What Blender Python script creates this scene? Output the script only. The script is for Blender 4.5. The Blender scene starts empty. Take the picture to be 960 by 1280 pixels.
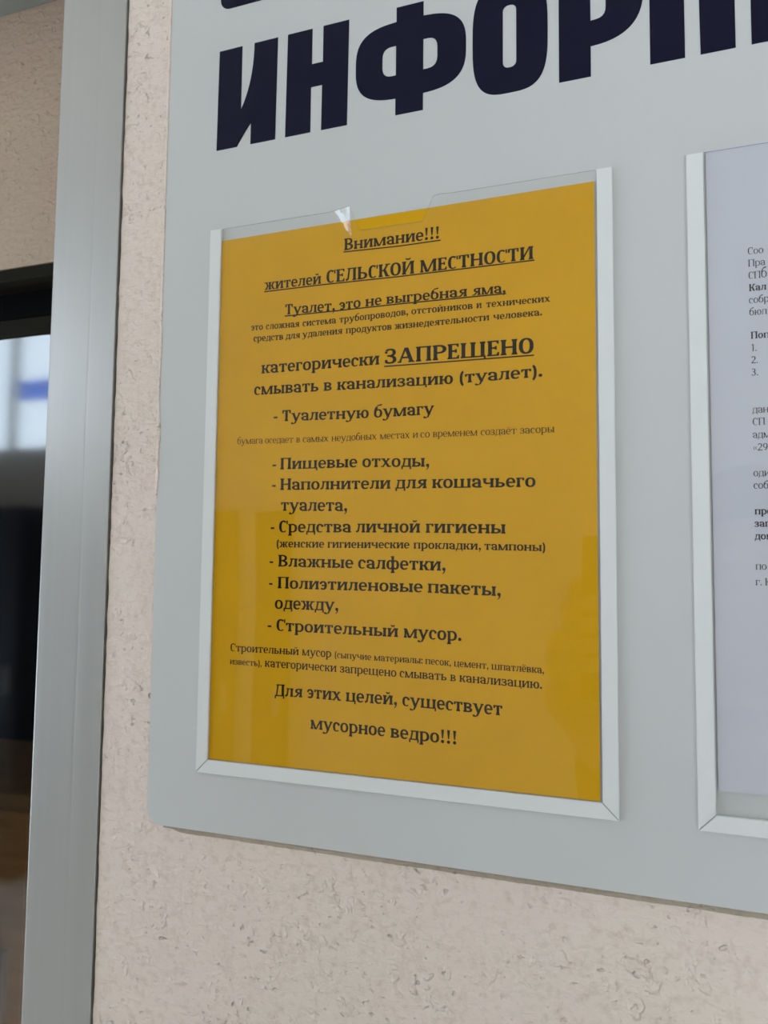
import bpy, bmesh, math, random
from mathutils import Matrix, Vector, noise

# ------------------------------------------------------------------ camera, light, exposure
# plane coordinates (mm): x to the right, y up, z out of the wall; the metre world is built from them
BASE = 1.60
def W(x, y, z=0.0):
    return Vector((x / 1000.0, -z / 1000.0, BASE + y / 1000.0))
scene = bpy.context.scene
CAM_ROT = [[0.9420720177476298, 0.010368672467084308, -0.33525036019097704],
           [-0.014165418491289137, -0.9974003432455589, -0.07065335245130192],
           [-0.3351114057979468, 0.07130950795589304, -0.9394760772788269]]
CAM_POS = (237.968, 108.858, 377.164)
def wdir(v):
    return Vector((v[0], -v[2], v[1]))
cam_data = bpy.data.cameras.new('camera')
cam_data.sensor_fit = 'HORIZONTAL'
cam_data.sensor_width = 36.0
cam_data.lens = 36.0 * 952.96 / 960.0
cam_data.clip_start = 0.01
cam_data.clip_end = 100
cam_data.dof.use_dof = True
cam_data.dof.focus_distance = 0.40
cam_data.dof.aperture_fstop = 16.0
cam = bpy.data.objects.new('camera', cam_data)
scene.collection.objects.link(cam)
cr, cd, cf = wdir(CAM_ROT[0]), wdir(CAM_ROT[1]), wdir(CAM_ROT[2])
m = Matrix((cr, -cd, -cf)).transposed().to_4x4()
m.translation = W(*CAM_POS)
cam.matrix_world = m
scene.camera = cam

world = bpy.data.worlds.new('world')
scene.world = world
world.use_nodes = True
bgn = world.node_tree.nodes['Background']
bgn.inputs[0].default_value = (0.755, 0.865, 1.0, 1)
bgn.inputs[1].default_value = 14.0

vs = scene.view_settings
vs.view_transform = 'Standard'
vs.look = 'None'
vs.gamma = 1.0
vs.exposure = -0.34
PANEL_STRENGTH = 2.1
PANEL_COLOUR = (1.0, 0.97, 0.90)
# daylight comes in through three windows; each has a light portal in its opening
WINDOWS = {1: (-4.25, -3.02, 2.38, 3.32), 2: (1.00, 2.45, 0.06, 1.35)}     # back wall: x0, x1, z0, z1
SIDE_WINDOW = (-2.65, -0.55, 0.10, 1.75)                                   # left wall: y0, y1, z0, z1
BACK_Y, RIGHT_X, LEFT_X = -3.05, 2.6, -4.6
def portal(loc, rot, sx, sy):
    ld = bpy.data.lights.new('window_portal', 'AREA')
    ld.shape = 'RECTANGLE'
    ld.size, ld.size_y = sx, sy
    ld.cycles.is_portal = True
    lo = bpy.data.objects.new('window_portal', ld)
    lo.location, lo.rotation_euler = loc, rot
    scene.collection.objects.link(lo)
for _x0, _x1, _z0, _z1 in WINDOWS.values():
    portal(((_x0 + _x1) / 2, BACK_Y - 0.15, (_z0 + _z1) / 2), (math.radians(90), 0, 0), _x1 - _x0, _z1 - _z0)
portal((LEFT_X - 0.15, (SIDE_WINDOW[0] + SIDE_WINDOW[1]) / 2, (SIDE_WINDOW[2] + SIDE_WINDOW[3]) / 2), (math.radians(90), 0, math.radians(-90)), SIDE_WINDOW[1] - SIDE_WINDOW[0], SIDE_WINDOW[3] - SIDE_WINDOW[2])

# ------------------------------------------------------------------ helpers
COL = scene.collection
def link(o, parent=None):
    COL.objects.link(o)
    if parent is not None:
        o.parent = parent
        o.matrix_parent_inverse = parent.matrix_world.inverted() if False else Matrix.Identity(4)
    return o
def obj(name, bm, mat, parent=None, smooth=False):
    me = bpy.data.meshes.new(name)
    bm.normal_update()
    bm.to_mesh(me)
    bm.free()
    if mat is not None:
        me.materials.append(mat)
    if smooth:
        for p in me.polygons:
            p.use_smooth = True
    o = bpy.data.objects.new(name, me)
    return link(o, parent)
def tag(o, label, cat, group=None):
    o['label'] = label
    o['category'] = cat
    if group:
        o['group'] = group
    return o
def struct(o):
    o['kind'] = 'structure'
    return o
def empty(name, label, cat, group=None):
    o = bpy.data.objects.new(name, None)
    COL.objects.link(o)
    return tag(o, label, cat, group)
def box(bm, x0, x1, y0, y1, z0, z1, bevel=0.0, seg=2):
    """box in world metres"""
    vs_ = [bm.verts.new((x, y, z)) for x in (x0, x1) for y in (y0, y1) for z in (z0, z1)]
    idx = [(0, 1, 3, 2), (4, 6, 7, 5), (0, 4, 5, 1), (2, 3, 7, 6), (0, 2, 6, 4), (1, 5, 7, 3)]
    fs = [bm.faces.new([vs_[i] for i in f]) for f in idx]
    if bevel > 0:
        es = list({e for f in fs for e in f.edges})
        bmesh.ops.bevel(bm, geom=es, offset=bevel, segments=seg, affect='EDGES', profile=0.6)
    return fs
def pbox(bm, x0, x1, y0, y1, z0, z1, bevel=0.0, seg=2):
    """box in plane millimetres"""
    a, b = W(x0, y0, z0), W(x1, y1, z1)
    return box(bm, min(a.x, b.x), max(a.x, b.x), min(a.y, b.y), max(a.y, b.y), min(a.z, b.z), max(a.z, b.z), bevel / 1000.0, seg)

def mat(name, colour, rough=0.6, metal=0.0, spec=0.5):
    ma = bpy.data.materials.new(name)
    ma.use_nodes = True
    b = ma.node_tree.nodes['Principled BSDF']
    b.inputs['Base Color'].default_value = (*colour, 1)
    b.inputs['Roughness'].default_value = rough
    b.inputs['Metallic'].default_value = metal
    b.inputs['Specular IOR Level'].default_value = spec
    return ma
class NT:
    def __init__(s, ma):
        s.t = ma.node_tree
        s.b = s.t.nodes.get('Principled BSDF')
        s.co = s.t.nodes.new('ShaderNodeTexCoord').outputs['Object']
    def n(s, kind, **kw):
        nd = s.t.nodes.new(kind)
        for k, v in kw.items():
            setattr(nd, k, v)
        return nd
    def l(s, a, b):
        s.t.links.new(a, b)
    def mapping(s, scale, loc=(0, 0, 0), rot=(0, 0, 0)):
        mp = s.n('ShaderNodeMapping')
        mp.inputs['Scale'].default_value = scale
        mp.inputs['Location'].default_value = loc
        mp.inputs['Rotation'].default_value = rot
        s.l(s.co, mp.inputs['Vector'])
        return mp.outputs[0]
    def noise(s, vec, scale, detail=4, rough=0.5, dist=0.0):
        nd = s.n('ShaderNodeTexNoise')
        nd.inputs['Scale'].default_value = scale
        nd.inputs['Detail'].default_value = detail
        nd.inputs['Roughness'].default_value = rough
        nd.inputs['Distortion'].default_value = dist
        s.l(vec, nd.inputs['Vector'])
        return nd.outputs['Fac']
    def ramp(s, fac, stops, interp='LINEAR'):
        nd = s.n('ShaderNodeValToRGB')
        cr_ = nd.color_ramp
        cr_.interpolation = interp
        while len(cr_.elements) < len(stops):
            cr_.elements.new(0.5)
        for e, (p, c) in zip(cr_.elements, stops):
            e.position = p
            e.color = (*c, 1) if len(c) == 3 else c
        s.l(fac, nd.inputs[0])
        return nd.outputs[0]
    def math(s, op, a, b=None):
        nd = s.n('ShaderNodeMath', operation=op)
        for i, v in enumerate((a, b)):
            if v is None:
                continue
            if isinstance(v, (int, float)):
                nd.inputs[i].default_value = v
            else:
                s.l(v, nd.inputs[i])
        return nd.outputs[0]
    def bump(s, h, strength, dist, prev=None):
        nd = s.n('ShaderNodeBump')
        nd.inputs['Strength'].default_value = strength
        nd.inputs['Distance'].default_value = dist
        s.l(h, nd.inputs['Height'])
        if prev is not None:
            s.l(prev, nd.inputs['Normal'])
        return nd.outputs[0]
    def mix(s, fac, a, b):
        nd = s.n('ShaderNodeMix', data_type='RGBA')
        if isinstance(fac, (int, float)):
            nd.inputs[0].default_value = fac
        else:
            s.l(fac, nd.inputs[0])
        for i, v in ((6, a), (7, b)):
            if isinstance(v, tuple):
                nd.inputs[i].default_value = (*v, 1)
            else:
                s.l(v, nd.inputs[i])
        return nd.outputs[2]

# ------------------------------------------------------------------ materials
def plaster(name, c_main, c_alt, c_pit, relief=1.0):
    ma = mat(name, c_main, 0.55, spec=0.35)
    t = NT(ma)
    v = t.mapping((1, 1, 1))
    big = t.noise(v, 9, 3)
    tint = t.ramp(big, [(0.35, c_main), (0.65, c_alt)])
    fine = t.noise(v, 380, 6, 0.62)
    streak = t.noise(t.mapping((1.0, 1.0, 2.4), rot=(0, 0.3, 0)), 85, 5, 0.55, 0.5)
    pits = t.noise(t.mapping((1, 1, 1.3), loc=(3, 1, 7)), 210, 2, 0.5, 0.25)
    pmask = t.ramp(pits, [(0.65, (0, 0, 0)), (0.75, (1, 1, 1))])
    lumps = t.noise(t.mapping((1, 1, 1), loc=(9, 4, 2)), 115, 3, 0.5, 0.3)
    lmask = t.ramp(lumps, [(0.58, (0, 0, 0)), (0.68, (1, 1, 1))])
    dens = t.ramp(t.noise(t.mapping((1, 1, 1), loc=(5, 5, 5)), 22, 2), [(0.40, (0.12, 0.12, 0.12)), (0.62, (1, 1, 1))])
    pm = t.math('MULTIPLY', pmask, dens)
    lm = t.math('MULTIPLY', lmask, dens)
    dirt = t.ramp(t.noise(t.mapping((1, 1, 1), loc=(1, 8, 5)), 260, 3), [(0.5, (1, 1, 1)), (0.8, (0.86, 0.83, 0.80))])
    mulc = t.n('ShaderNodeMix', data_type='RGBA', blend_type='MULTIPLY')
    mulc.inputs[0].default_value = 1.0
    t.l(tint, mulc.inputs[6]); t.l(dirt, mulc.inputs[7])
    col = t.mix(t.math('MULTIPLY', pm, 0.30), mulc.outputs[2], c_pit)
    t.l(col, t.b.inputs['Base Color'])
    h = t.math('ADD', t.math('MULTIPLY', fine, 0.25), t.math('MULTIPLY', streak, 0.9))
    h = t.math('SUBTRACT', h, t.math('MULTIPLY', pm, 0.9))
    h = t.math('ADD', h, t.math('MULTIPLY', lm, 0.55))
    t.l(t.bump(h, 0.85 * relief, 0.0022), t.b.inputs['Normal'])
    return ma
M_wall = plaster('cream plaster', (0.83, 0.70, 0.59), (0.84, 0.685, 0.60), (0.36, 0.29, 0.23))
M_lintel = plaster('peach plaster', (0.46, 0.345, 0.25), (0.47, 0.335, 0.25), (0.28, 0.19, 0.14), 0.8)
M_room = mat('room wall paint', (0.84, 0.80, 0.74), 0.7)
M_ceiling = mat('ceiling paint', (0.88, 0.88, 0.86), 0.8)
M_floor = mat('floor tile', (0.78, 0.76, 0.72), 0.35)
def board_mat():
    ma = mat('white board plastic', (0.605, 0.595, 0.57), 0.42, spec=0.4)
    t = NT(ma)
    n1 = t.noise(t.mapping((1, 1, 1)), 5, 3)
    t.l(t.ramp(n1, [(0.3, (0.60, 0.59, 0.565)), (0.7, (0.615, 0.605, 0.585))]), t.b.inputs['Base Color'])
    sp = t.noise(t.mapping((1, 1, 1), loc=(2, 2, 2)), 700, 2)
    t.l(t.bump(sp, 0.05, 0.0002), t.b.inputs['Normal'])
    return ma
M_board = board_mat()
M_strip = mat('white strip plastic', (0.77, 0.76, 0.73), 0.35)
M_letter = mat('navy vinyl', (0.006, 0.006, 0.022), 0.5, spec=0.12)
M_ink = mat('printed ink', (0.008, 0.005, 0.003), 0.7, spec=0.2)
M_ink2 = mat('printed grey ink', (0.022, 0.022, 0.026), 0.7, spec=0.2)
def paper_mat(name, a, b):
    ma = mat(name, a, 0.75, spec=0.2)
    t = NT(ma)
    n1 = t.noise(t.mapping((1, 1, 1)), 14, 4, 0.55, 0.5)
    t.l(t.ramp(n1, [(0.3, a), (0.7, b)]), t.b.inputs['Base Color'])
    return ma
M_yellow = paper_mat('yellow paper', (0.69, 0.35, 0.002), (0.725, 0.375, 0.003))
M_paper = paper_mat('white office paper', (0.60, 0.59, 0.64), (0.62, 0.61, 0.65))
def film_mat(name, tint, gain, rough):
    ma = bpy.data.materials.new(name)
    ma.use_nodes = True
    t = ma.node_tree
    t.nodes.clear()
    out = t.nodes.new('ShaderNodeOutputMaterial')
    mixn = t.nodes.new('ShaderNodeMixShader')
    tr = t.nodes.new('ShaderNodeBsdfTransparent')
    tr.inputs[0].default_value = (*tint, 1)
    gl = t.nodes.new('ShaderNodeBsdfGlossy')
    gl.inputs['Roughness'].default_value = rough
    fr = t.nodes.new('ShaderNodeFresnel')
    fr.inputs[0].default_value = 1.5
    ge = t.nodes.new('ShaderNodeNewGeometry')
    # same reflectance from either side of the thin sheet
    vm = t.nodes.new('ShaderNodeVectorMath'); vm.operation = 'DOT_PRODUCT'
    t.links.new(ge.outputs['Incoming'], vm.inputs[0]); t.links.new(ge.outputs['Normal'], vm.inputs[1])
    ab = t.nodes.new('ShaderNodeMath'); ab.operation = 'ABSOLUTE'
    t.links.new(vm.outputs['Value'], ab.inputs[0])
    sb = t.nodes.new('ShaderNodeMath'); sb.operation = 'SUBTRACT'; sb.inputs[0].default_value = 1.0
    t.links.new(ab.outputs[0], sb.inputs[1])
    pw = t.nodes.new('ShaderNodeMath'); pw.operation = 'POWER'; pw.inputs[1].default_value = 14.0
    t.links.new(sb.outputs[0], pw.inputs[0])
    ml = t.nodes.new('ShaderNodeMath'); ml.operation = 'MULTIPLY_ADD'
    ml.inputs[1].default_value = 0.96 * gain; ml.inputs[2].default_value = 0.04 * gain
    t.links.new(pw.outputs[0], ml.inputs[0])
    mn = t.nodes.new('ShaderNodeMath'); mn.operation = 'MINIMUM'; mn.inputs[1].default_value = 1.0
    t.links.new(ml.outputs[0], mn.inputs[0])
    t.links.new(mn.outputs[0], mixn.inputs[0])
    t.links.new(tr.outputs[0], mixn.inputs[1])
    t.links.new(gl.outputs[0], mixn.inputs[2])
    t.links.new(mixn.outputs[0], out.inputs[0])
    t.nodes.remove(fr)
    return ma
M_film = film_mat('clear pocket film', (0.985, 0.985, 0.98), 1.2, 0.02)
M_rim = film_mat('cut film edge', (0.72, 0.73, 0.72), 3.5, 0.2)
M_glass = film_mat('tinted door glass', (0.30, 0.33, 0.36), 2.7, 0.06)
def aluminium():
    ma = mat('brushed aluminium', (0.40, 0.40, 0.395), 0.34, metal=0.6)
    ma.node_tree.nodes['Principled BSDF'].inputs['Coat Weight'].default_value = 0.3
    ma.node_tree.nodes['Principled BSDF'].inputs['Coat Roughness'].default_value = 0.22
    t = NT(ma)
    s1 = t.noise(t.mapping((260, 260, 0.6)), 1, 4, 0.6)
    s2 = t.noise(t.mapping((60, 60, 1.6), loc=(4, 4, 4)), 1, 3, 0.5)
    mixv = t.math('ADD', t.math('MULTIPLY', s1, 0.6), t.math('MULTIPLY', s2, 0.4))
    t.l(t.ramp(mixv, [(0.32, (0.385, 0.372, 0.348)), (0.68, (0.405, 0.392, 0.366))]), t.b.inputs['Base Color'])
    t.l(t.ramp(s1, [(0.3, (0.33, 0.33, 0.33)), (0.7, (0.37, 0.37, 0.37))]), t.b.inputs['Roughness'])
    t.l(t.bump(s1, 0.05, 0.0002), t.b.inputs['Normal'])
    return ma
M_alu = aluminium()
M_dark = mat('black door metal', (0.002, 0.002, 0.002), 0.9, spec=0.05)
M_brownblack = mat('brown black door metal', (0.012, 0.010, 0.006), 0.8, spec=0.1)
M_gap = mat('dark joint', (0.09, 0.07, 0.055), 0.9, spec=0.1)
M_adh = plaster('old brown adhesive', (0.50, 0.41, 0.31), (0.40, 0.32, 0.24), (0.14, 0.10, 0.07))
M_soffit = mat('grey soffit board', (0.22, 0.22, 0.19), 0.8)
def wood(name, a, b):
    ma = mat(name, a, 0.45)
    t = NT(ma)
    n1 = t.noise(t.mapping((2, 2, 14)), 3, 4, 0.6, 1.0)
    t.l(t.ramp(n1, [(0.3, a), (0.7, b)]), t.b.inputs['Base Color'])
    return ma
M_wood = wood('warm wood', (0.30, 0.17, 0.055), (0.42, 0.25, 0.09))
M_panel = bpy.data.materials.new('lit diffuser')
M_panel.use_nodes = True
_t = M_panel.node_tree
_t.nodes.clear()
_e = _t.nodes.new('ShaderNodeEmission'); _o = _t.nodes.new('ShaderNodeOutputMaterial')
_e.inputs[0].default_value = (*PANEL_COLOUR, 1); _e.inputs[1].default_value = PANEL_STRENGTH
_t.links.new(_e.outputs[0], _o.inputs[0])
M_navy = mat('navy black lacquer', (0.022, 0.026, 0.036), 0.6, spec=0.2)
M_white = mat('white lacquer', (0.75, 0.75, 0.73), 0.4)
M_bluefilm = film_mat('blue window film', (0.36, 0.46, 0.78), 0.8, 0.1)
M_skin = mat('skin', (0.55, 0.33, 0.24), 0.5)
M_hair = mat('dark hair', (0.02, 0.014, 0.01), 0.6)
M_jacket = mat('dark jacket cloth', (0.018, 0.019, 0.024), 0.85)
M_trouser = mat('dark trousers cloth', (0.02, 0.02, 0.025), 0.9)
M_shoe = mat('black shoe leather', (0.012, 0.012, 0.012), 0.4)
M_phone = mat('black phone glass', (0.008, 0.008, 0.01), 0.25)
# ------------------------------------------------------------------ serif lettering drawn as outlines (units: 1000 per em)
class Pen:
    def __init__(s, bold):
        b = float(bold)
        s.w = 84 + 50 * b      # stem
        s.t = 46 + 30 * b      # hairline
        s.s = 30 + 4 * b       # serif overhang
        s.q = 38 + 26 * b      # serif thickness
        s.cw = 232 - 32 * b    # counter width
        s.polys = []
        s.adv = 0
    def poly(s, pts):
        s.polys.append(list(pts))
    def R(s, x0, y0, x1, y1):
        s.poly([(x0, y0), (x1, y0), (x1, y1), (x0, y1)])
    def stem(s, x, y0, y1, lo='lr', hi='lr', w=None):
        w = s.w if w is None else w
        s.R(x, y0, x + w, y1)
        for y, f, d in ((y0, lo, 1), (y1, hi, -1)):
            l = s.s if 'l' in f else 0
            r = s.s if 'r' in f else 0
            if l or r:
                ya, yb = (y, y + s.q) if d > 0 else (y - s.q, y)
                s.R(x - l, ya, x + w + r, yb)
                k = s.q * 0.6          # bracket
                yi = yb if d > 0 else ya
                if l: s.poly([(x - l * .6, yi), (x, yi), (x, yi + d * k)])
                if r: s.poly([(x + w, yi), (x + w + r * .6, yi), (x + w, yi + d * k)])
    def D(s, x0, y0, x1, y1, w):
        s.poly([(x0, y0), (x0 + w, y0), (x1 + w, y1), (x1, y1)])
    def arc(s, cx, cy, rx, ry, a0, a1, wx, wy, n=None, taper0=1.0, taper1=1.0):
        n = n or max(5, int(abs(a1 - a0) / 18))
        prev = None
        for i in range(n + 1):
            u = i / n
            a = math.radians(a0 + (a1 - a0) * u)
            k = 1.0
            if u < .4: k = taper0 + (1 - taper0) * (u / .4)
            if u > .6: k = min(k, taper1 + (1 - taper1) * ((1 - u) / .4))
            c, d = math.cos(a), math.sin(a)
            # slightly squared bowls
            e = 0.88
            c2 = math.copysign(abs(c) ** e, c); d2 = math.copysign(abs(d) ** e, d)
            o = (cx + rx * c2, cy + ry * d2)
            ii = (cx + (rx - wx * k) * c2, cy + (ry - wy * k) * d2)
            if prev:
                s.poly([prev[0], o, ii, prev[1]])
            prev = (o, ii)
    def dot(s, cx, cy, r, n=10):
        s.poly([(cx + r * math.cos(2 * math.pi * i / n), cy + r * math.sin(2 * math.pi * i / n)) for i in range(n)])

def glyph(ch, bold):
    p = Pen(bold)
    up = ch in 'АБВГДЕЖЗИЙКЛМНОПРСТУФЩЬ'
    c = ch.lower() if up else ch
    h = 667.0 if up else 475.0
    f = 1.25 if up else 1.0
    if up: p.w *= 1.10
    w, t, s, q, cw = p.w, p.t, p.s, p.q, p.cw * f
    m = 24 if up else 19
    x1 = m + s
    x2 = x1 + w + cw
    A = None
    if c in 'нпицшщйы' and not (c == 'ы'):
        if c == 'п':
            p.stem(x1, 0, h, hi=''); p.stem(x2, 0, h, hi=''); p.R(x1 - s, h - q, x2 + w + s, h)
            A = x2 + w + s + m
        elif c == 'н':
            p.stem(x1, 0, h); p.stem(x2, 0, h); p.R(x1 + w, h * .5 - t * .5, x2, h * .5 + t * .5)
            A = x2 + w + s + m
        elif c in 'ий':
            p.stem(x1, 0, h); p.stem(x2, 0, h)
            g = t * 2.1
            p.poly([(x1 + w, h * .12), (x2, h * .88 - g * .3), (x2, h * .88 + g * .7), (x1 + w, h * .12 + g)])
            if c == 'й':
                cx = (x1 + x2 + w) / 2
                p.arc(cx, h + 175, cw * .56, 110, 185, 355, t * .9, t * 1.0)
            A = x2 + w + s + m
        elif c == 'ц':
            p.stem(x1, 0, h, lo='l'); p.stem(x2, 0, h, lo=''); p.R(x1 - s, 0, x2 + w + s, q)
            p.poly([(x2 + w - t * .2, q), (x2 + w + s + 12, q), (x2 + w + s + 12, -110), (x2 + w + s - t, -110)])
            A = x2 + w + s + m + 12
        else:
            cw2 = cw * .86
            xa, xb = x1 + w + cw2, x1 + 2 * (w + cw2)
            p.stem(x1, 0, h, lo=''); p.stem(xa, 0, h, lo=''); p.stem(xb, 0, h, lo='')
            p.R(x1 - s, 0, xb + w + s, q)
            A = xb + w + s + m
            if c == 'щ':
                p.poly([(xb + w - t * .2, q), (xb + w + s + 12, q), (xb + w + s + 12, -110), (xb + w + s - t, -110)])
                A += 12
    elif c in 'оО':
        r = (2 * w + cw * .98) / 2
        p.arc(m + r, h / 2, r, h / 2 + 10, 0, 360, w, t)
        A = 2 * m + 2 * r
    elif c == 'с':
        r = (1.6 * w + cw) / 2
        p.arc(m + r, h / 2, r, h / 2 + 10, 48, 312, w, t * 1.1, taper1=.6)
        if up:
            p.R(m + 1.7 * r, h * .70, m + 1.7 * r + t, h + 4)
        else:
            p.dot(m + r * 1.62, h * .76, w * .50)
        A = 2 * m + (1.96 if up else 1.88) * r
    elif c == 'э':
        r = (1.6 * w + cw) / 2
        p.arc(m + r * .86, h / 2, r, h / 2 + 10, 132, -132, w, t * 1.1)
        p.R(m + r * .5, h / 2 - t * .55, m + r * 1.7, h / 2 + t * .55)
        p.dot(m + r * .26, h * .76, w * .46)
        A = 2 * m + 1.86 * r
    elif c in 'её':
        if up:
            W2 = cw * 1.0
            p.stem(x1, 0, h, lo='l', hi='l')
            p.R(x1, h - q, x1 + w + W2, h); p.R(x1, 0, x1 + w + W2 + 14, q); p.R(x1, h * .52 - t / 2, x1 + w + W2 * .72, h * .52 + t / 2)
            for xx, ya, yb, dx in ((x1 + w + W2, h, h * .78, -t * 1.2), (x1 + w + W2 + 14, 0, h * .24, -t * 1.2)):
                p.poly([(xx, ya), (xx + dx * 1.4, ya), (xx + dx * .6, yb), (xx + 3, yb)])
            p.R(x1 + w + W2 * .72 - t, h * .40, x1 + w + W2 * .72, h * .64)
            A = x1 + w + W2 + 22 + m
        else:
            r = (1.7 * w + cw) / 2
            p.arc(m + r, h / 2, r, h / 2 + 10, 0, 180, w * .92, t, taper0=.9)
            p.arc(m + r, h / 2, r, h / 2 + 10, 180, 322, w, t * 1.15, taper1=.55)
            p.R(m + w * .8, h / 2 - t * .4, m + 2 * r - 3, h / 2 + t * .6)
            A = 2 * m + 2 * r - 4
            if c == 'ё':
                p.dot(m + r * .55, h + 120, w * .5); p.dot(m + r * 1.45, h + 120, w * .5)
    elif c == 'а':
        if up:
            wd = 2 * w + cw * 1.15
            p.D(m + s, 0, m + s + wd / 2 - w * .35, h, t * 1.15)
            p.D(m + s + wd - w * .9, 0, m + s + wd / 2 - w * .45, h, w * 1.1)
            p.R(m + s + wd * .22, h * .28, m + s + wd * .75, h * .28 + t)
            p.R(m, 0, m + s * 2 + t * 1.15, q); p.R(m + s + wd - w - s * 1.1, 0, m + s + wd + s + w * .2, q)
            A = m + s + wd + s + w * .2 + m
        else:
            rx = w + cw * .47
            xs = m + w * .9 + cw * .82           # stem left
            p.R(xs, q * .6, xs + w, h * .66)
            p.arc(xs + w - rx, h * .66, rx, h * .34 + 10, 0, 150, w, t * 1.1)
            p.dot(m + w * .62, h * .74, w * .5)
            r2 = h * .30
            p.arc(xs + 10, r2 - 8, xs + 10 - m, r2, 90, 285, w * 1.02, t)
            p.R(xs, 0, xs + w + s * 1.5, q)
            A = xs + w + s * 1.5 + 4
    elif c == 'б':
        r = (2 * w + cw * .98) / 2
        p.arc(m + r, h * .48, r, h * .48 + 10, 0, 360, w, t)
        p.arc(m + r * 1.15, h * .52, r * 1.15, h * .86, 182, 108, w, t * 1.8)
        p.poly([(m + r * .70, h * 1.28), (m + r * .82, h * 1.44), (m + r * 1.9, h * 1.56), (m + r * 1.96, h * 1.42), (m + r * 1.7, h * 1.36)])
        A = 2 * m + 2 * r
    elif c in 'вьыю' or c == 'р':
        if c == 'в':
            p.stem(x1, 0, h, lo='l', hi='l')
            rx = w + cw * (.62 if not up else .60)
            p.R(x1, h - t, x1 + w + cw * .25, h); p.R(x1, h * .52 - t / 2, x1 + w + cw * .3, h * .52 + t / 2); p.R(x1, 0, x1 + w + cw * .25, t)
            b = x1 + w + cw * .18
            p.arc(b, h * .755 - t * .2, w * .9 + cw * .52, h * .245 + t * .2, 90, -90, w * .92, t)
            p.arc(b, h * .265, w + cw * .62, h * .265, 90, -90, w, t)
            A = b + w + cw * .62 + m
        elif c in 'ьы':
            p.stem(x1, 0, h, lo='l')
            b = x1 + w + cw * .18
            yt = .57 if not up else .56
            p.R(x1, 0, b + 2, t); p.R(x1, h * yt - t, b + 2, h * yt)
            p.arc(b, h * yt / 2, w + cw * .58, h * yt / 2, 90, -90, w, t)
            A = b + w + cw * .58 + m
            if c == 'ы':
                xa = A + 14
                p.stem(xa, 0, h)
                A = xa + w + s + m
        elif c == 'ю':
            p.stem(x1, 0, h)
            r = (2 * w + cw * .8) / 2
            cx = x1 + w + cw * .42 + r
            p.R(x1 + w, h / 2 - t / 2, cx - r + w * .4, h / 2 + t / 2)
            p.arc(cx, h / 2, r, h / 2 + 10, 0, 360, w, t)
            A = cx + r + m
        else:
            if up:
                p.stem(x1, 0, h, hi='l')
                b = x1 + w + cw * .22
                p.R(x1, h - t, b, h); p.R(x1, h * .42, b, h * .42 + t)
                p.arc(b, h * .71, w + cw * .62, h * .29, 90, -90, w, t)
                A = b + w + cw * .62 + m * .6
            else:
                p.stem(x1, -190, h, hi='l')
                b = x1 + w + cw * .30
                p.arc(b, h / 2, w + cw * .68, h / 2 + 10, 130, -130, w, t)
                A = b + w + cw * .68 + m
    elif c == 'г':
        p.stem(x1, 0, h, hi='')
        e = x1 + w + cw * .95
        p.R(x1 - s, h - q, e, h)
        p.poly([(e, h), (e - t * 1.5, h), (e - t * 1.0, h * .70), (e + 4, h * .70)])
        A = e + m
    elif c == 'т':
        half = w / 2 + cw * (.78 if not up else .70)
        cx = m + half + 4
        p.stem(cx - w / 2, 0, h, hi='')
        p.R(cx - half, h - q, cx + half, h)
        p.poly([(cx - half, h), (cx - half + t * 1.5, h), (cx - half + t, h * .70), (cx - half - 4, h * .70)])
        p.poly([(cx + half, h), (cx + half - t * 1.5, h), (cx + half - t, h * .70), (cx + half + 4, h * .70)])
        A = 2 * cx
    elif c == 'д':
        wd = 2 * w + cw * .95
        xr = m + wd - w * .75
        p.R(m, 0, m + wd + s * 1.3, q * 1.05)
        p.R(m, -125, m + t * 1.1, q); p.R(m + wd + s * 1.3 - t * 1.1, -125, m + wd + s * 1.3, q)
        p.R(xr - w * .1, q, xr + w * .9, h)
        p.D(m + w * .45, q * .8, m + w * .95, h - q, t * 1.15)
        p.R(m + w * .62, h - q, xr + w * .9 + s, h)
        A = m + wd + s * 1.3 + m
    elif c == 'л':
        xr = m + w * .9 + cw * 1.02
        p.stem(xr, 0, h, hi='r')
        p.R(m + w * .6, h - q, xr + w * .5, h)
        p.D(m + w * .50, t * .6, m + w * .98, h - q * .5, t * 1.25)
        p.dot(m + w * .42, w * .40, w * .44)
        A = xr + w + s + m
    elif c == 'м':
        xr = x1 + t * 1.3 + w * 1.35 + cw * (1.15 if not up else 1.25)
        p.stem(x1, 0, h, w=t * 1.35, hi='l')
        p.stem(xr, 0, h, hi='r')
        xm = (x1 + xr) / 2
        p.D(xm - w * .45, 0, x1, h, w * .98)
        p.D(xm - w * .1, 0, xr - t * .1, h, t * 1.25)
        A = xr + w + s + m
    elif c in 'кж':
        if c == 'к':
            p.stem(x1, 0, h)
            xs = x1 + w
            jx, arm = xs + cw * .12, cw * 1.0
            p.R(xs, h * .5 - t * .5, jx + w * .5, h * .5 + t * .5)
            p.D(jx + w * .1, h * .48, jx + arm * .72, h - q * .5, t * 1.5)
            p.D(jx + arm * .62, 0, jx + w * .05, h * .54, w * 1.08)
            p.R(jx + arm * .50, h - q, jx + arm * .72 + t * 2.2 + s, h)
            p.R(jx + arm * .55, 0, jx + arm * .62 + w * 1.08 + s, q)
            A = jx + arm * .62 + w * 1.08 + s + m * .5
        else:
            cx = m * .6 + w * 1.5 + cw * .66 + s * .8
            p.stem(cx - w / 2, 0, h)
            arm = cw * .62
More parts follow.
